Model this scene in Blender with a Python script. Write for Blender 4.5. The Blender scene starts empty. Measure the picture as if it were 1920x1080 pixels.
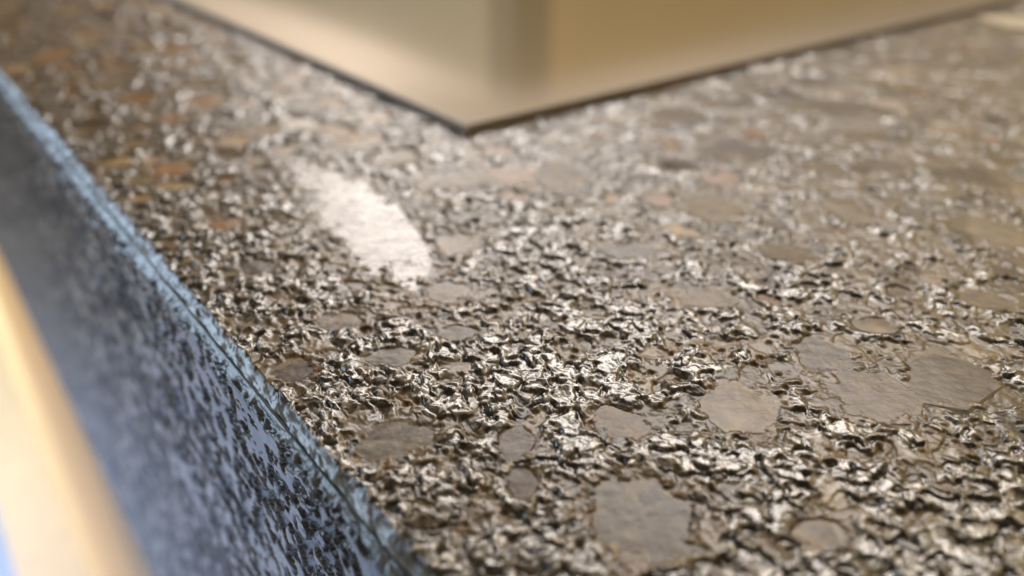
# Close-up of a brushed stone counter top with a mitred edge.  1 unit = 1 cm.
import bpy, math, random
import numpy as np
from mathutils import Vector, Matrix

scn = bpy.context.scene
scn.unit_settings.system = 'METRIC'
scn.unit_settings.scale_length = 0.01
C = scn.collection
R = math.radians

# ------------------------------------------------------------------ camera
HC = 1.10                                   # lens height above the stone
PITCH = math.atan2(856, 1527)
cam = bpy.data.cameras.new('camera')
co = bpy.data.objects.new('camera', cam); C.objects.link(co)
co.location = (0, 0, HC)
co.rotation_euler = (math.pi / 2 - PITCH, 0, 0)
cam.sensor_width = 36.0
cam.lens = 36.0 * 1527 / 1920
cam.clip_start = 0.02
cam.clip_end = 5000
cam.dof.use_dof = True
cam.dof.focus_distance = 1.84
cam.dof.aperture_fstop = 0.60
scn.camera = co

# ------------------------------------------------------------------ world, lamps, exposure
w = bpy.data.worlds.new('World'); scn.world = w; w.use_nodes = True
bg = w.node_tree.nodes['Background']
bg.inputs[0].default_value = (1.0, 0.84, 0.62, 1); bg.inputs[1].default_value = 0.15

E = Vector((-0.6085, 0.7936, 0))            # along the counter edge, away from the lens
N = Vector((-0.7936, -0.6085, 0))           # out of the front face
EDGE = 0.433                                # lens to front face

def area(name, loc, target, sx, sy, power, col, roll=None):
    l = bpy.data.lights.new(name, 'AREA'); l.shape = 'RECTANGLE'
    l.size = sx; l.size_y = sy; l.energy = power; l.color = col
    o = bpy.data.objects.new(name, l); C.objects.link(o)
    z = (Vector(loc) - Vector(target)).normalized()
    x = Vector(roll) if roll else Vector((1, 0, 0))
    x = (x - z * x.dot(z)).normalized(); y = z.cross(x)
    o.matrix_world = Matrix((x, y, z)).transposed().to_4x4()
    o.location = loc
    return o
# long ceiling strip that runs parallel to the counter edge
area('ceiling_strip_lamp', (-3, 207, 120), (-3, 207, 0), 280, 52, 840000, (1.0, 0.92, 0.86), E)
# broad warm fill added ahead and to the right as directional ambient
area('warm_soft_fill', (210, 170, 170), (60, 60, 0), 260, 240, 290000, (1.0, 0.76, 0.37))
# daylight from the left, low enough to reach the front face
wl = area('window_light', (-165, 55, 22), (-2, 3, 0), 120, 50, 21000, (0.58, 0.77, 1.0)); wl.data.spread = R(75)
area('floor_fill', (-88, 74, -14), (-88, 74, -90), 80, 80, 240000, (0.52, 0.67, 1.0))  # added lamp below counter level, stands in for daylight on the floor
# unseen fill, added to brighten the rear wall
area('rear_wall_fill', (0, 330, 150), (0, 396, 60), 420, 20, 40000, (1.0, 0.92, 0.86))
# added warm fill, aimed to brighten the cabinet front below the slab
def spot(name, loc, target, power, col, size):
    l = bpy.data.lights.new(name, 'SPOT'); l.energy = power; l.color = col
    l.spot_size = R(size); l.spot_blend = 0.12; l.shadow_soft_size = 5
    o = bpy.data.objects.new(name, l); C.objects.link(o); o.location = loc
    o.rotation_euler = (Vector(target) - Vector(loc)).to_track_quat('-Z', 'Y').to_euler()
spot('cabinet_fill', E * 60 + N * 70 + Vector((0, 0, -8)), E * 50 + Vector((0, 0, -46)), 125000, (1.0, 0.78, 0.45), 63)
# added warm fill that lifts the wall behind and misses the near stone
spot('wall_fill', (-8, 8, 70), (4, 66, 6), 100000, (1.0, 0.82, 0.52), 70)

scn.view_settings.view_transform = 'Standard'
scn.view_settings.look = 'None'
scn.view_settings.exposure = 0.0
scn.view_settings.gamma = 1.0
scn.cycles.use_denoising = True
scn.cycles.max_bounces = 6

# ------------------------------------------------------------------ numpy noise
rng = np.random.default_rng(7)
PERM = rng.permutation(4096).astype(np.int64)
ANG = rng.random(4096) * 2 * np.pi
GX, GY = np.cos(ANG), np.sin(ANG)
R1, R2, R3, R4 = rng.random(4096), rng.random(4096), rng.random(4096), rng.random(4096)

def hsh(ix, iy, seed=0):
    return PERM[(PERM[(ix + seed * 131) & 4095] + iy) & 4095]

def perlin(x, y, seed=0):
    ix = np.floor(x).astype(np.int64); iy = np.floor(y).astype(np.int64)
    fx = x - ix; fy = y - iy
    u = fx * fx * fx * (fx * (fx * 6 - 15) + 10); v = fy * fy * fy * (fy * (fy * 6 - 15) + 10)
    def g(dx, dy):
        h = hsh(ix + dx, iy + dy, seed)
        return GX[h] * (fx - dx) + GY[h] * (fy - dy)
    a = g(0, 0); b = g(1, 0); c = g(0, 1); d = g(1, 1)
    return (a + u * (b - a) + v * ((c + u * (d - c)) - (a + u * (b - a)))) * 1.5

def fbm(x, y, octv=3, seed=0, gain=0.5):
    s = 0; a = 1; t = 0
    for k in range(octv):
        s = s + a * perlin(x * 2 ** k + 17.3 * k, y * 2 ** k - 9.1 * k, seed + k); t += a; a *= gain
    return s / t

def voro(x, y, seed=0):
    """F1, F2 and the id of the nearest cell"""
    ix = np.floor(x).astype(np.int64); iy = np.floor(y).astype(np.int64)
    f1 = np.full(x.shape, 9.0); f2 = np.full(x.shape, 9.0); idn = np.zeros(x.shape, np.int64)
    for dx in (-1, 0, 1):
        for dy in (-1, 0, 1):
            h = hsh(ix + dx, iy + dy, seed)
            d = np.hypot(ix + dx + R1[h] - x, iy + dy + R2[h] - y)
            m = d < f1
            f2 = np.where(m, f1, np.minimum(f2, d)); idn = np.where(m, h, idn); f1 = np.where(m, d, f1)
    return f1, f2, idn

def sst(a, b, x):
    t = np.clip((x - a) / (b - a), 0, 1); return t * t * (3 - 2 * t)

def stone_field(X, Y):
    """X, Y in mm; height in mm, grain tint 0..1, matrix mask, pit mask"""
    wx = fbm(X / 0.5, Y / 0.5, 2, 40); wy = fbm(X / 0.5, Y / 0.5, 2, 50)
    xw = X + 0.22 * wx; yw = Y + 0.22 * wy
    reg = fbm(X / 3.4, Y / 3.4, 2, 5)                                       # calm and crusted areas
    f = fbm(xw / 0.95, yw / 0.95, 3, 3, 0.55) + 0.30 * reg + 0.26 - 0.34 * sst(8, 30, X + 0.6 * Y) - 0.10 * sst(26, 45, Y)
    mask = sst(-0.06, 0.24, f)                                              # crust against flat grain
    f1, f2, gid = voro(xw / 0.95, yw / 0.95, 11)                            # flat grains
    edge = sst(0.0, 0.10, f2 - f1)
    tx = (R3[gid] - 0.5) * 0.16; ty = (R4[(gid * 7 + 3) & 4095] - 0.5) * 0.16
    grain = (R4[gid] - 0.55) * 0.06 + tx * ((xw / 0.95) % 1 - 0.5) * 0.3 + ty * ((yw / 0.95) % 1 - 0.5) * 0.3 - 0.02 * (1 - edge)
    grain = grain + 0.014 * fbm(X / 0.35, Y / 0.35, 3, 60) + 0.004 * fbm(X / 0.11, Y / 0.11, 2, 64)
    c1, c2, cid = voro(X / 0.30, Y / 0.30, 61)                              # crumbs left on the flat grains
    grain = grain + np.where(R2[cid] > 0.78, np.clip(1 - c1 * c1 * 9, 0, 1) * 0.07 * R3[cid], 0) - np.where(R2[cid] < 0.14, np.clip(1 - c1 * c1 * 8, 0, 1) * 0.07, 0)
    a1, a2, aid = voro(xw / 0.36, yw / 0.30, 21)                            # crust lumps
    lump = np.clip(1 - a1 * a1 * 1.5, 0, 1) * (R3[aid] * 1.3 - 0.2)
    b1, b2, bid = voro(xw / 0.15, yw / 0.15, 31)
    lump2 = np.clip(1 - b1 * b1 * 1.5, 0, 1) * (R4[bid] - 0.2)
    rough = fbm(X / 0.13, Y / 0.13, 2, 70, 0.6)
    crust = 0.01 + 0.060 * lump + 0.020 * lump2 + 0.005 * rough + 0.04 * sst(0.1, 0.4, f)
    h = grain * (1 - mask) + crust * mask
    pit = sst(0.06, 0.30, fbm(xw / 0.34, yw / 0.34, 2, 90, 0.4)) * (0.25 + 0.75 * mask)
    h = h - 0.07 * pit
    tint = np.where(mask > 0.5, R2[bid] * 0.5 + R1[aid] * 0.5, 0.30 + 0.38 * R1[gid])
    tint = np.where((mask <= 0.5) & (R2[gid] < 0.16), R1[gid], tint)
    return h, tint, mask, pit

# ------------------------------------------------------------------ material helpers
def newmat(name):
    m = bpy.data.materials.new(name); m.use_nodes = True
    nt = m.node_tree; nt.nodes.clear()
    out = nt.nodes.new('ShaderNodeOutputMaterial'); b = nt.nodes.new('ShaderNodeBsdfPrincipled')
    nt.links.new(b.outputs[0], out.inputs[0])
    return m, nt, b

def nd(nt, typ, **kw):
    n = nt.nodes.new(typ)
    for k, v in kw.items():
        if k.startswith('i_'):
            n.inputs[int(k[2:])].default_value = v
        else:
            setattr(n, k, v)
    return n

def ramp(nt, stops, interp='LINEAR'):
    n = nt.nodes.new('ShaderNodeValToRGB'); cr = n.color_ramp; cr.interpolation = interp
    while len(cr.elements) < len(stops): cr.elements.new(0.5)
    for e, (p, c) in zip(cr.elements, stops):
        e.position = p; e.color = (*c, 1)
    return n

def mixc(nt, a, b, fac, blend='MIX'):
    n = nt.nodes.new('ShaderNodeMix'); n.data_type = 'RGBA'; n.blend_type = blend
    for sock, v in ((n.inputs[0], fac), (n.inputs[6], a), (n.inputs[7], b)):
        if isinstance(v, (int, float)): sock.default_value = v
        elif isinstance(v, tuple): sock.default_value = (*v, 1)
        else: nt.links.new(v, sock)
    return n.outputs[2]

GRAINS = [(0.00, (0.010, 0.006, 0.003)), (0.20, (0.032, 0.019, 0.009)), (0.34, (0.080, 0.052, 0.025)),
          (0.48, (0.130, 0.092, 0.048)), (0.62, (0.19, 0.142, 0.080)), (0.76, (0.145, 0.070, 0.018)),
          (0.88, (0.24, 0.18, 0.095)), (1.00, (0.38, 0.31, 0.20))]

def stone_material(name, polished=False):
    m, nt, b = newmat(name); L = nt.links.new
    tc = nd(nt, 'ShaderNodeTexCoord')
    at = nd(nt, 'ShaderNodeAttribute', attribute_name='tint')
    am = nd(nt, 'ShaderNodeAttribute', attribute_name='crust')
    ap = nd(nt, 'ShaderNodeAttribute', attribute_name='pit')
    no = nd(nt, 'ShaderNodeTexNoise'); no.inputs['Scale'].default_value = 14; no.inputs['Detail'].default_value = 5
    L(tc.outputs['Object'], no.inputs['Vector'])
    add = nd(nt, 'ShaderNodeMath', operation='MULTIPLY_ADD'); add.inputs[1].default_value = 0.5; L(no.outputs[0], add.inputs[0])
    sub = nd(nt, 'ShaderNodeMath', operation='SUBTRACT'); L(at.outputs['Fac'], sub.inputs[0]); sub.inputs[1].default_value = 0.25
    L(sub.outputs[0], add.inputs[2])
    cr = ramp(nt, GRAINS); L(add.outputs[0], cr.inputs[0])
    vo = nd(nt, 'ShaderNodeTexVoronoi'); vo.inputs['Scale'].default_value = 110; L(tc.outputs['Object'], vo.inputs['Vector'])
    sx = nd(nt, 'ShaderNodeSeparateColor'); L(vo.outputs['Color'], sx.inputs[0])
    cr2 = ramp(nt, [(0, (0.008, 0.006, 0.004)), (0.38, (0.045, 0.034, 0.023)), (0.62, (0.12, 0.10, 0.075)), (0.85, (0.36, 0.33, 0.28)), (1, (0.60, 0.57, 0.51))])
    L(sx.outputs[0], cr2.inputs[0])
    half = nd(nt, 'ShaderNodeMath', operation='MULTIPLY'); L(am.outputs['Fac'], half.inputs[0]); half.inputs[1].default_value = 0.8
    col = mixc(nt, cr.outputs[0], cr2.outputs[0], half.outputs[0])
    pm = nd(nt, 'ShaderNodeMath', operation='MULTIPLY'); L(ap.outputs['Fac'], pm.inputs[0]); pm.inputs[1].default_value = 0.8
    col = mixc(nt, col, (0.022, 0.016, 0.011), pm.outputs[0])
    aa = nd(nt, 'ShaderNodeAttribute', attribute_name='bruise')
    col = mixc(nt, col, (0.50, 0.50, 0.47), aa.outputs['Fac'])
    if polished:
        hs = nd(nt, 'ShaderNodeHueSaturation'); hs.inputs['Saturation'].default_value = 0.3; hs.inputs['Value'].default_value = 0.9; L(col, hs.inputs['Color']); col = hs.outputs[0]
    L(col, b.inputs['Base Color'])
    ro = nd(nt, 'ShaderNodeMapRange'); L(am.outputs['Fac'], ro.inputs[0])
    ro.inputs[3].default_value = 0.15 if polished else 0.33; ro.inputs[4].default_value = 0.25
    sl_ = nd(nt, 'ShaderNodeMapRange'); L(am.outputs['Fac'], sl_.inputs[0]); sl_.inputs[3].default_value = 0.5 if polished else 0.28; sl_.inputs[4].default_value = 0.7
    L(sl_.outputs[0], b.inputs['Specular IOR Level'])
    L(ro.outputs[0], b.inputs['Roughness'])
    b.inputs['IOR'].default_value = 1.54
    if not polished:
        b.inputs['Subsurface Weight'].default_value = 0.35; b.inputs['Subsurface Radius'].default_value = (1.0, 0.6, 0.3); b.inputs['Subsurface Scale'].default_value = 0.02
    n2 = nd(nt, 'ShaderNodeTexNoise'); n2.inputs['Scale'].default_value = 260; n2.inputs['Detail'].default_value = 3
    L(tc.outputs['Object'], n2.inputs['Vector'])
    bp = nd(nt, 'ShaderNodeBump'); bp.inputs['Distance'].default_value = 0.003
    bp.inputs['Strength'].default_value = 0.2 if polished else 0.06
    L(n2.outputs[0], bp.inputs['Height']); L(bp.outputs[0], b.inputs['Normal'])
    return m

def simple(name, col, rough, metal=0.0, var=0.0, scale=1.0, stretch=None):
    m, nt, b = newmat(name)
    b.inputs['Roughness'].default_value = rough; b.inputs['Metallic'].default_value = metal
    if var:
        tc = nd(nt, 'ShaderNodeTexCoord'); mp = nd(nt, 'ShaderNodeMapping')
        nt.links.new(tc.outputs['Object'], mp.inputs[0])
        if stretch: mp.inputs['Scale'].default_value = stretch
        no = nd(nt, 'ShaderNodeTexNoise'); no.inputs['Scale'].default_value = scale; no.inputs['Detail'].default_value = 4
        nt.links.new(mp.outputs[0], no.inputs['Vector'])
        c = ramp(nt, [(0.3, tuple(x * (1 - var) for x in col)), (0.7, tuple(min(1, x * (1 + var)) for x in col))])
        nt.links.new(no.outputs[0], c.inputs[0]); nt.links.new(c.outputs[0], b.inputs['Base Color'])
    else:
        b.inputs['Base Color'].default_value = (*col, 1)
    return m

def chip_material(name, cols, rough, scratch=0.5):
    m, nt, b = newmat(name); L = nt.links.new
    oi = nd(nt, 'ShaderNodeObjectInfo'); tc = nd(nt, 'ShaderNodeTexCoord')
    cr = ramp(nt, cols); L(oi.outputs['Random'], cr.inputs[0])
    geo = nd(nt, 'ShaderNodeNewGeometry')
    no = nd(nt, 'ShaderNodeTexNoise'); no.inputs['Scale'].default_value = 22; no.inputs['Detail'].default_value = 5
    L(geo.outputs['Position'], no.inputs['Vector'])
    va = ramp(nt, [(0.3, (0.40, 0.34, 0.27)), (0.45, (0.85, 0.80, 0.74)), (0.55, (1.0, 0.97, 0.93)), (0.7, (1.5, 1.45, 1.35))]); L(no.outputs[0], va.inputs[0])
    col = mixc(nt, cr.outputs[0], va.outputs[0], 1.0, 'MULTIPLY'); L(col, b.inputs['Base Color'])
    b.inputs['Roughness'].default_value = rough; b.inputs['IOR'].default_value = 1.54; b.inputs['Specular IOR Level'].default_value = 0.75 if 'bright' in name else 0.28
    # brushed scratches along each chip and a slow conchoidal swell
    mp = nd(nt, 'ShaderNodeMapping'); mp.inputs['Scale'].default_value = (9, 75, 1) if 'bright' in name else (1.6, 22, 1); L((geo.outputs['Position'] if 'bright' in name else tc.outputs['Object']), mp.inputs[0])
    s1 = nd(nt, 'ShaderNodeTexNoise'); s1.inputs['Scale'].default_value = 1.0; s1.inputs['Detail'].default_value = 4
    L(mp.outputs[0], s1.inputs['Vector'])
    mp2 = nd(nt, 'ShaderNodeMapping'); mp2.inputs['Scale'].default_value = (1.2, 3.2, 1); L(tc.outputs['Object'], mp2.inputs[0])
    s2 = nd(nt, 'ShaderNodeTexNoise'); s2.inputs['Scale'].default_value = 30.0; s2.inputs['Detail'].default_value = 4
    L(geo.outputs['Position'], s2.inputs['Vector'])
    b1 = nd(nt, 'ShaderNodeBump'); b1.inputs['Distance'].default_value = 0.0025 if 'bright' in name else 0.0007; b1.inputs['Strength'].default_value = scratch; L(s1.outputs[0], b1.inputs['Height'])
    b2 = nd(nt, 'ShaderNodeBump'); b2.inputs['Distance'].default_value = 0.003; b2.inputs['Strength'].default_value = 0.15 if 'bright' in name else 0.6; L(s2.outputs[0], b2.inputs['Height'])
    L(b1.outputs[0], b2.inputs['Normal']); L(b2.outputs[0], b.inputs['Normal'])
    return m

M_TOP = stone_material('brushed_stone'); M_FRONT = stone_material('polished_stone', True)
M_JOINT = simple('joint_resin', (0.035, 0.045, 0.055), 0.5)
CHIPS = {
    'tan':   chip_material('chip_tan', [(0, (0.10, 0.066, 0.030)), (1, (0.16, 0.11, 0.052))], 0.34),
    'pale':  chip_material('chip_pale', [(0, (0.17, 0.125, 0.068)), (1, (0.23, 0.175, 0.10))], 0.34),
    'grey':  chip_material('chip_grey', [(0, (0.075, 0.057, 0.036)), (1, (0.125, 0.095, 0.058))], 0.34),
    'brown': chip_material('chip_brown', [(0, (0.045, 0.027, 0.013)), (1, (0.08, 0.050, 0.024))], 0.34),
    'amber': chip_material('chip_amber', [(0, (0.20, 0.095, 0.025)), (1, (0.27, 0.14, 0.042))], 0.34),
    'bright': chip_material('chip_bright', [(0, (0.11, 0.085, 0.06)), (1, (0.13, 0.10, 0.07))], 0.23, 1.0),
    'sand': chip_material('chip_sand', [(0, (0.26, 0.175, 0.08)), (1, (0.37, 0.26, 0.13))], 0.42),
    'cream': chip_material('chip_cream', [(0, (0.70, 0.64, 0.50)), (1, (0.80, 0.74, 0.60))], 0.30),
}
M_SHEET = simple('polished_sheet', (0.94, 0.90, 0.84), 0.10, 1.0)
M_TRIM = simple('sheet_edge', (0.60, 0.50, 0.39), 0.5)
M_WALL = simple('tan_paint', (0.84, 0.67, 0.39), 0.6, 0, 0.05, 0.05)
M_POST = simple('grey_post', (0.52, 0.43, 0.29), 0.6)
M_REAR = simple('pale_paint', (0.86, 0.75, 0.62), 0.7, 0, 0.03, 0.02)
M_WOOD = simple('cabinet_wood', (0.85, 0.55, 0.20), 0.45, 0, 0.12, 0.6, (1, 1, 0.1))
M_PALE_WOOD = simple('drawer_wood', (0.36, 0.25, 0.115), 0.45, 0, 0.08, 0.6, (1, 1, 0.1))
M_FLOOR = simple('floor_tile', (0.34, 0.36, 0.39), 0.5, 0, 0.08, 0.05)

# ------------------------------------------------------------------ object helpers
def link(name, me, mat=None, parent=None):
    o = bpy.data.objects.new(name, me); C.objects.link(o)
    if mat: me.materials.append(mat)
    if parent: o.parent = parent
    return o

def tag(o, label=None, cat=None, kind=None, group=None):
    if label: o['label'] = label
    if cat: o['category'] = cat
    if kind: o['kind'] = kind
    if group: o['group'] = group
    return o

def grid_mesh(name, P, attrs):
    r, c = P.shape[:2]
    me = bpy.data.meshes.new(name)
    idx = np.arange(r * c).reshape(r, c)
    q = np.stack([idx[:-1, :-1], idx[:-1, 1:], idx[1:, 1:], idx[1:, :-1]], -1).reshape(-1, 4)
    me.vertices.add(r * c); me.vertices.foreach_set('co', P.reshape(-1).astype(np.float32))
    me.loops.add(q.size); me.loops.foreach_set('vertex_index', q.reshape(-1).astype(np.int32))
    me.polygons.add(len(q)); me.polygons.foreach_set('loop_start', np.arange(0, q.size, 4, dtype=np.int32))
    me.update(calc_edges=True)
    me.polygons.foreach_set('use_smooth', np.ones(len(q), bool))
    for k, v in attrs.items():
        a = me.attributes.new(k, 'FLOAT', 'POINT'); a.data.foreach_set('value', v.reshape(-1).astype(np.float32))
    return me

def prism(name, corners, z0, z1, mat, parent=None):
    """vertical prism over a plan polygon (counter-clockwise)"""
    n = len(corners)
    v = [(x, y, z0) for x, y in corners] + [(x, y, z1) for x, y in corners]
    f = [tuple(range(n - 1, -1, -1)), tuple(range(n, 2 * n))] + [(i, (i + 1) % n, n + (i + 1) % n, n + i) for i in range(n)]
    me = bpy.data.meshes.new(name); me.from_pydata(v, [], f); me.update()
    return link(name, me, mat, parent)

def plan(s, d):
    """counter coordinates (along edge, inward from the front face) to plan x, y"""
    p = E * s - N * (EDGE + d)
    return p.x, p.y

def plan_rect(s0, s1, d0, d1):
    return [plan(s0, d0), plan(s0, d1), plan(s1, d1), plan(s1, d0)]

# pixel of the photograph to a point on the stone: used only to set the sizes down once
CP, SP = math.cos(PITCH), math.sin(PITCH)
def on_stone(u, v):
    x = (u - 960) / 1527; y = (540 - v) / 1527
    t = HC / (SP - y * CP)
    return x * t, (CP + y * SP) * t, t

# ------------------------------------------------------------------ the setting
prism('floor', [(-600, -300), (600, -300), (600, 900), (-600, 900)], -96, -92, M_FLOOR)['kind'] = 'structure'
prism('rear_wall', [(-700, 395), (700, 395), (700, 415), (-700, 415)], -92, 400, M_REAR)['kind'] = 'structure'
wall = tag(bpy.data.objects.new('wall', None), kind='structure'); C.objects.link(wall)

# ------------------------------------------------------------------ the counter top
TH, CH = 3.5, 0.050                                      # thickness, leg of the arris
counter = bpy.data.objects.new('countertop', None); C.objects.link(counter)
tag(counter, 'brushed brown speckled stone countertop with bluish mitred front edge', 'countertop')

# chips: (u, v, width px, height px, turn, colour)
HAND = [(1545, 668, 150, 100, 10, 'brown'), (1640, 735, 230, 130, 0, 'tan'), (1770, 700, 190, 170, -30, 'grey'), (1390, 765, 210, 130, 15, 'pale'),
        (740, 822, 200, 100, 20, 'grey'), (548, 692, 100, 80, 0, 'brown'), (735, 668, 130, 50, 10, 'grey'), (712, 440, ((575, 300), (848, 585), 0.25), 0, 0, 'bright'), (858, 455, 110, 50, 0, 'tan'),
        (840, 545, 120, 50, 5, 'tan'), (855, 622, 100, 36, 0, 'grey'), (965, 830, 90, 80, 0, 'brown'), (980, 905, 80, 70, 0, 'brown'),
        (1200, 965, 280, 210, 30, 'grey'), (1165, 790, 150, 80, -20, 'tan'), (1540, 1000, 140, 80, 10, 'tan'), (860, 335, 200, 44, 0, 'tan'), (960, 330, 150, 40, 0, 'amber'),
        (1060, 335, 130, 90, 0, 'tan'), (1340, 385, 140, 70, 0, 'pale'), (1590, 390, 100, 70, 0, 'pale'), (390, 185, 110, 44, 0, 'amber'), (320, 315, 110, 44, 0, 'amber'),
        (110, 100, 80, 40, 0, 'amber'), (1380, 280, 200, 40, 0, 'brown'), (1850, 330, 190, 50, -15, 'brown'), (1890, 45, 120, 50, -20, 'cream'), (1850, 430, 160, 80, 0, 'pale'),
        (640, 600, 130, 40, 0, 'tan'), (1480, 470, 150, 50, 0, 'tan'), (1180, 470, 130, 40, 0, 'grey'),
        (1330, 560, 150, 46, 0, 'tan'), (480, 500, 100, 40, 0, 'brown'), (420, 420, 90, 34, 0, 'amber'), (250, 240, 90, 36, 0, 'pale'), (210, 150, 90, 40, 0, 'pale'),
        (470, 300, 80, 30, 0, 'pale'), (1850, 560, 120, 44, 0, 'tan'), (1640, 610, 110, 40, 0, 'tan'), (1650, 310, 140, 36, 0, 'tan'), (1560, 200, 150, 36, 0, 'tan')]
chips = []
random.seed(5)
for u, v, pw, ph, turn, colr in HAND:
    x, y, t = on_stone(u, v)
    if isinstance(pw, tuple):                             # long chip by its two ends, shaped to carry the strip lamp's highlight
        a, b = Vector(on_stone(*pw[0])[:2]), Vector(on_stone(*pw[1])[:2]); m = (a + b) / 2; dv = b - a
        chips.append((m.x, m.y, dv.length / 2, dv.length / 2 * pw[2], math.atan2(dv.y, dv.x), colr)); continue
    sa = HC / t               # sine of the viewing angle
    chips.append((x, y, pw / 2.2 / 1527 * t, min(ph / 2.2 / 1527 * t / sa, pw / 1527 * t * 1.1), R(turn), colr))
far_left = ['amber', 'brown', 'sand', 'amber', 'tan', 'pale']
names = ['tan', 'grey', 'pale', 'brown', 'tan', 'amber', 'grey', 'tan']
tries = 0
while len(chips) < 150 and tries < 20000:
    tries += 1
    y = 0.85 * (6.6 / 0.85) ** random.random() ** 0.85
    xe = (-EDGE - N.y * y) / N.x
    x = random.uniform(xe + 0.03, 0.35 + 0.70 * y)
    r = random.choice([0.022, 0.026, 0.032, 0.04, 0.05, 0.065]) * (0.8 + 0.25 * y)
    if y > 2.2: r *= 1.5
    elif y < 1.9 or random.random() < 0.5: continue
    if -(N.x * x + N.y * y) - EDGE - CH < r * 0.6: continue
    if any(math.hypot(x - c[0], y - c[1]) < (r + max(c[2], c[3])) * 0.95 for c in chips): continue
    chips.append((x, y, r, r * random.uniform(0.55, 1.0), random.uniform(0, 3.14), random.choice(far_left if x < -0.2 * y and y > 1.8 else names)))

def inward(x, y): return -(N.x * x + N.y * y) - EDGE
for count, test, cols in ((60, lambda x, y: inward(x, y) < 1.45 and y > 2.3, ['sand', 'amber', 'brown', 'sand', 'pale', 'amber', 'tan']),
                          (45, lambda x, y: x > 0.25 * y - 0.3 and y > 2.4, ['tan', 'sand', 'pale', 'tan', 'amber', 'brown'])):
    got = 0
    for _t in range(6000):
        if got >= count: break
        y = random.uniform(2.3, 6.2); x = random.uniform(-4.5, 4.6)
        r = random.uniform(0.05, 0.085) * (0.5 + 0.3 * y)
        if inward(x, y) < CH + r * 0.7 or not test(x, y): continue
        if x > 0.67 * y + 0.1 or x < -0.67 * y - 0.1: continue
        if any(math.hypot(x - c[0], y - c[1]) < (r + max(c[2], c[3])) * 0.72 for c in chips): continue
        chips.append((x, y, r, r * random.uniform(0.5, 0.95), random.uniform(0, 3.14), random.choice(cols))); got += 1

def proto(seed):
    rr = random.Random(seed); n = rr.randint(6, 8)
    a = [2 * math.pi * (i + rr.uniform(-0.3, 0.3)) / n for i in range(n)]
    rad = [rr.uniform(0.80, 1.22) for _ in a]
    v = [(0.06 * rr.uniform(-1, 1), 0.06 * rr.uniform(-1, 1), rr.uniform(-0.02, 0.05))]
    v += [(0.93 * r * math.cos(t), 0.93 * r * math.sin(t), rr.uniform(-0.035, 0.035)) for t, r in zip(a, rad)]
    v += [(1.02 * r * math.cos(t), 1.02 * r * math.sin(t), -0.16) for t, r in zip(a, rad)]
    v += [(0.9 * r * math.cos(t), 0.9 * r * math.sin(t), -0.6) for t, r in zip(a, rad)]
    f = []
    for i in range(n):
        j = (i + 1) % n
        f += [(0, 1 + i, 1 + j), (1 + i, 1 + n + i, 1 + n + j, 1 + j), (1 + n + i, 1 + 2 * n + i, 1 + 2 * n + j, 1 + n + j)]
    me = bpy.data.meshes.new('chip'); me.from_pydata(v, [], f)
    me.update()
    return me

# top: rows across the counter, finer near the lens
NR, NC = 1050, 820
yy = 0.62 * (8.2 / 0.62) ** (np.linspace(0, 1, NR) ** 1.06)
uu = np.linspace(0, 1, NC)
d0 = CH * 0.5
Y = np.repeat(yy[:, None], NC, 1)
xe = (-(EDGE + d0) - N.y * Y) / N.x
xr = 0.45 + 0.78 * Y
X = xe + (xr - xe) * (0.88 * uu + 0.12 * uu ** 2)[None, :]
h, tint, crust, pit = stone_field(X * 10, Y * 10)
D = -(N.x * X + N.y * Y) - EDGE
for ci, (cx, cy, rx, ry, rot, _) in enumerate(chips):
    hand = ci < len(HAND)
    rm = max(rx, ry) * 1.5
    sel = np.nonzero((np.abs(X - cx) < rm) & (np.abs(Y - cy) < rm))
    if not len(sel[0]): continue
    dx = X[sel] - cx; dy = Y[sel] - cy
    a = (dx * math.cos(rot) + dy * math.sin(rot)) / rx; b = (-dx * math.sin(rot) + dy * math.cos(rot)) / ry
    q = np.hypot(a, b) + (0.85 if _ == 'bright' else 0.55) * fbm(X[sel] * 10 / 0.55, Y[sel] * 10 / 0.55, 4, 33, 0.6)
    m = 1 - sst(0.70, 0.92, q); m2 = 1 - sst(0.85, 1.35, q)
    crust[sel] = crust[sel] * (1 - m2)
    h[sel] = h[sel] * (1 - (0.6 if hand else 0.1) * m2) * (1 - m) - (0.028 if hand else 0.05) * m
ar = np.clip((CH + 0.012 * np.clip(fbm(X * 10 / 1.1, Y * 10 / 1.1, 2, 110), -0.3, 1) - D) / CH, 0, 1)
chipoff = np.clip(fbm(X * 10 / 0.35, Y * 10 / 0.35, 3, 120), 0, 1)
SE = (X * E.x + Y * E.y) * 10; DE = D * 10
tiny = fbm(SE / 0.34, DE / 0.10, 3, 125)
chipoff = np.clip(fbm(SE / 0.9, DE / 0.3, 3, 120), 0, 1)
zz = h * 0.1 * (1 - 0.97 * sst(0.0, 0.25, ar)) - CH * ar - (0.010 * chipoff - 0.0030 * tiny) * sst(0, 0.3, ar)
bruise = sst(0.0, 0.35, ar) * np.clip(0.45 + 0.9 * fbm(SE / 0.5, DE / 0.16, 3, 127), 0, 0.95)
crust = crust + (0.9 - crust) * sst(0, 0.3, ar); pit = pit * (1 - 0.7 * sst(0, 0.3, ar))
tint = np.clip(tint + 0.32 * sst(0, 0.3, ar), 0, 1)
top = link('top_slab', grid_mesh('top_slab', np.stack([X, Y, zz], -1), {'tint': tint, 'crust': crust, 'pit': pit, 'bruise': bruise}), M_TOP, counter)

# the rest of the slab, around the part in view
sl = prism('slab_core', plan_rect(-40, 160, 0.4, 110), -TH, -0.03, M_TOP, counter)

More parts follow.
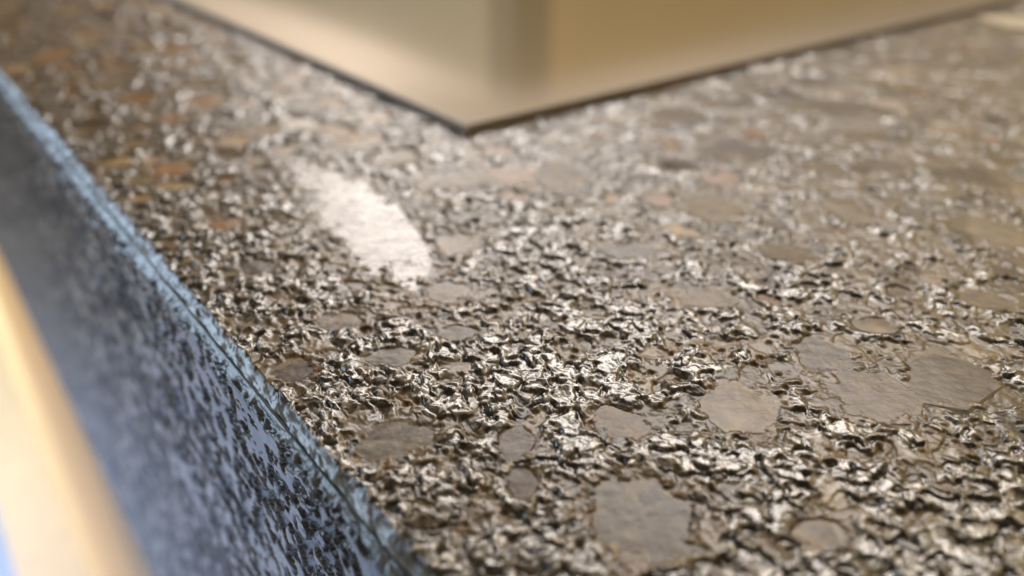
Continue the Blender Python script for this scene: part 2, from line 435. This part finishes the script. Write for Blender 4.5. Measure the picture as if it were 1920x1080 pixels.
protos = {}
for i, (cx, cy, rx, ry, rot, colr) in enumerate(chips):
    key = (colr, i % 6)
    if key not in protos:
        me = proto(i % 6 + 1); me.materials.append(CHIPS[colr]); protos[key] = me
    o = bpy.data.objects.new('chip', protos[key]); C.objects.link(o); o.parent = top
    rz = min(rx, ry)
    o.location = (cx, cy, random.uniform(-0.0028, -0.0008) - (0 if i < len(HAND) else 0.0015))
    o.rotation_euler = (random.gauss(0, 0.012 if i < len(HAND) else 0.05), random.gauss(0, 0.012 if i < len(HAND) else 0.05), rot)
    if colr == 'bright': o.location.z = -0.0012; o.rotation_euler = (random.gauss(0, 0.006), random.gauss(0, 0.006), rot)
    o.scale = (rx, ry, min(rz, 0.05) * 0.5)

# front: height field on the vertical face
NS, NZ = 640, 420
ss = 0.35 * (16 / 0.35) ** np.linspace(0, 1, NS) - 0.05
vz = -(CH * 0.5) - (TH - CH * 0.5) * (np.linspace(0, 1, NZ) ** 1.7)
S, Z = np.meshgrid(ss, vz, indexing='ij')
sx, sz = S * 10, Z * 10
wx = fbm(sx / 0.6, sz / 0.6, 3, 140); wz = fbm(sx / 0.6, sz / 0.6, 3, 150)
g1, g2, gid = voro((sx + 0.25 * wx) / 1.0, (sz + 0.25 * wz) / 1.0, 160)
big = fbm(sx / 2.2, sz / 2.2, 2, 170) + 0.12
pf = fbm((sx + 0.2 * wx) / 0.55, (sz + 0.2 * wz) / 0.55, 4, 180, 0.65)
pit = sst(0.02, 0.16, pf + 0.35 * big)
fine = fbm(sx / 0.14, sz / 0.14, 3, 190)
hf = -0.09 * pit + (0.035 * fine) * pit + 0.004 * fbm(sx / 0.8, sz / 0.8, 2, 200) + 0.006 * (R3[gid] - 0.5)
ar = np.clip((CH + Z) / CH, 0, 1)
off = np.clip(fbm(sx / 0.6, sz / 0.2, 3, 210), 0, 1)
dep = hf * 0.1 * (1 - 0.7 * sst(0, 0.4, ar)) - CH * ar - 0.012 * off * sst(0, 0.3, ar)
PX = E.x * S - N.x * (EDGE - dep) ; PY = E.y * S - N.y * (EDGE - dep)
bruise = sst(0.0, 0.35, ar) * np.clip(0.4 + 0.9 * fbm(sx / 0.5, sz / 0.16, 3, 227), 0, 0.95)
tf = np.clip(R1[gid] * 0.8 + 0.35 * sst(0, .3, ar), 0, 1)
front = link('front_panel', grid_mesh('front_panel', np.stack([PX, PY, Z], -1), {'tint': tf, 'crust': np.maximum(pit * 0.9, 0.9 * sst(0, .3, ar)), 'pit': pit, 'bruise': bruise}), M_FRONT, counter)
front['label'] = 'polished pitted front face catching blue daylight'

# mitre joint: thin dark resin line along the middle of the arris
nj = 400
sj = 0.3 * (16 / 0.3) ** np.linspace(0, 1, nj)
ang = np.linspace(0, 2 * np.pi, 7)[:-1]
J = np.zeros((nj, 7, 3))
for k in range(7):
    a = ang[k % 6]; r = 0.0032
    dd = CH * 0.5 + r * math.cos(a) - 0.001; z = -CH * 0.5 + r * math.sin(a) - 0.001
    wob = 0.0012 * fbm(sj * 9, sj * 0 + 0.5, 3, 300)
    J[:, k, 0] = E.x * sj - N.x * (EDGE + dd + wob); J[:, k, 1] = E.y * sj - N.y * (EDGE + dd + wob); J[:, k, 2] = z
link('mitre_joint', grid_mesh('mitre_joint', J, {}), M_JOINT, counter)

# ------------------------------------------------------------------ glossy sheet on the stone
tx, ty, _ = on_stone(875, 252)
T = Vector((tx, ty, 0)); I = -N
def sheet_plan(a0, a1, b0, b1):
    return [tuple((T + I * a + E * b)[:2]) for a, b in ((a0, b0), (a1, b0), (a1, b1), (a0, b1))]
sheet = tag(bpy.data.objects.new('glossy_sheet', None), 'flat glossy beige sheet with dark edge lying on the stone, corner towards the front', 'sheet')
C.objects.link(sheet)
prism('edge_trim', sheet_plan(0, 16, 0, 22), 0.002, 0.040, M_TRIM, sheet)
prism('panel', sheet_plan(0.012, 15.99, 0.012, 21.99), 0.0405, 0.042, M_SHEET, sheet)

# ------------------------------------------------------------------ tan wall with a grey corner post, mirrored in the sheet
K = Vector((0, 62, 0)); ht = 62 * math.tan(R(15))
def wall_plan(a0, a1, b0, b1): return [tuple((K + I * a + E * b)[:2]) for a, b in ((a0, b0), (a1, b0), (a1, b1), (a0, b1))]
prism('wall_panel', [tuple((K + I * a + E * b)[:2]) for a, b in ((3.2, 0), (90, 0), (90, 40), (0, 80), (0, 2.4))], 0.0, ht, M_WALL, wall)
prism('corner_post', [tuple((K + I * a + E * b)[:2]) for a, b in ((-0.3, 2.5), (0.6, 0.5), (3.4, -0.3), (3.3, 3))], 0.01, ht + 0.2, M_POST, wall)

# ------------------------------------------------------------------ cabinet below
cab = tag(bpy.data.objects.new('cabinet', None), 'warm orange wooden cabinet below the stone edge', 'cabinet'); C.objects.link(cab)
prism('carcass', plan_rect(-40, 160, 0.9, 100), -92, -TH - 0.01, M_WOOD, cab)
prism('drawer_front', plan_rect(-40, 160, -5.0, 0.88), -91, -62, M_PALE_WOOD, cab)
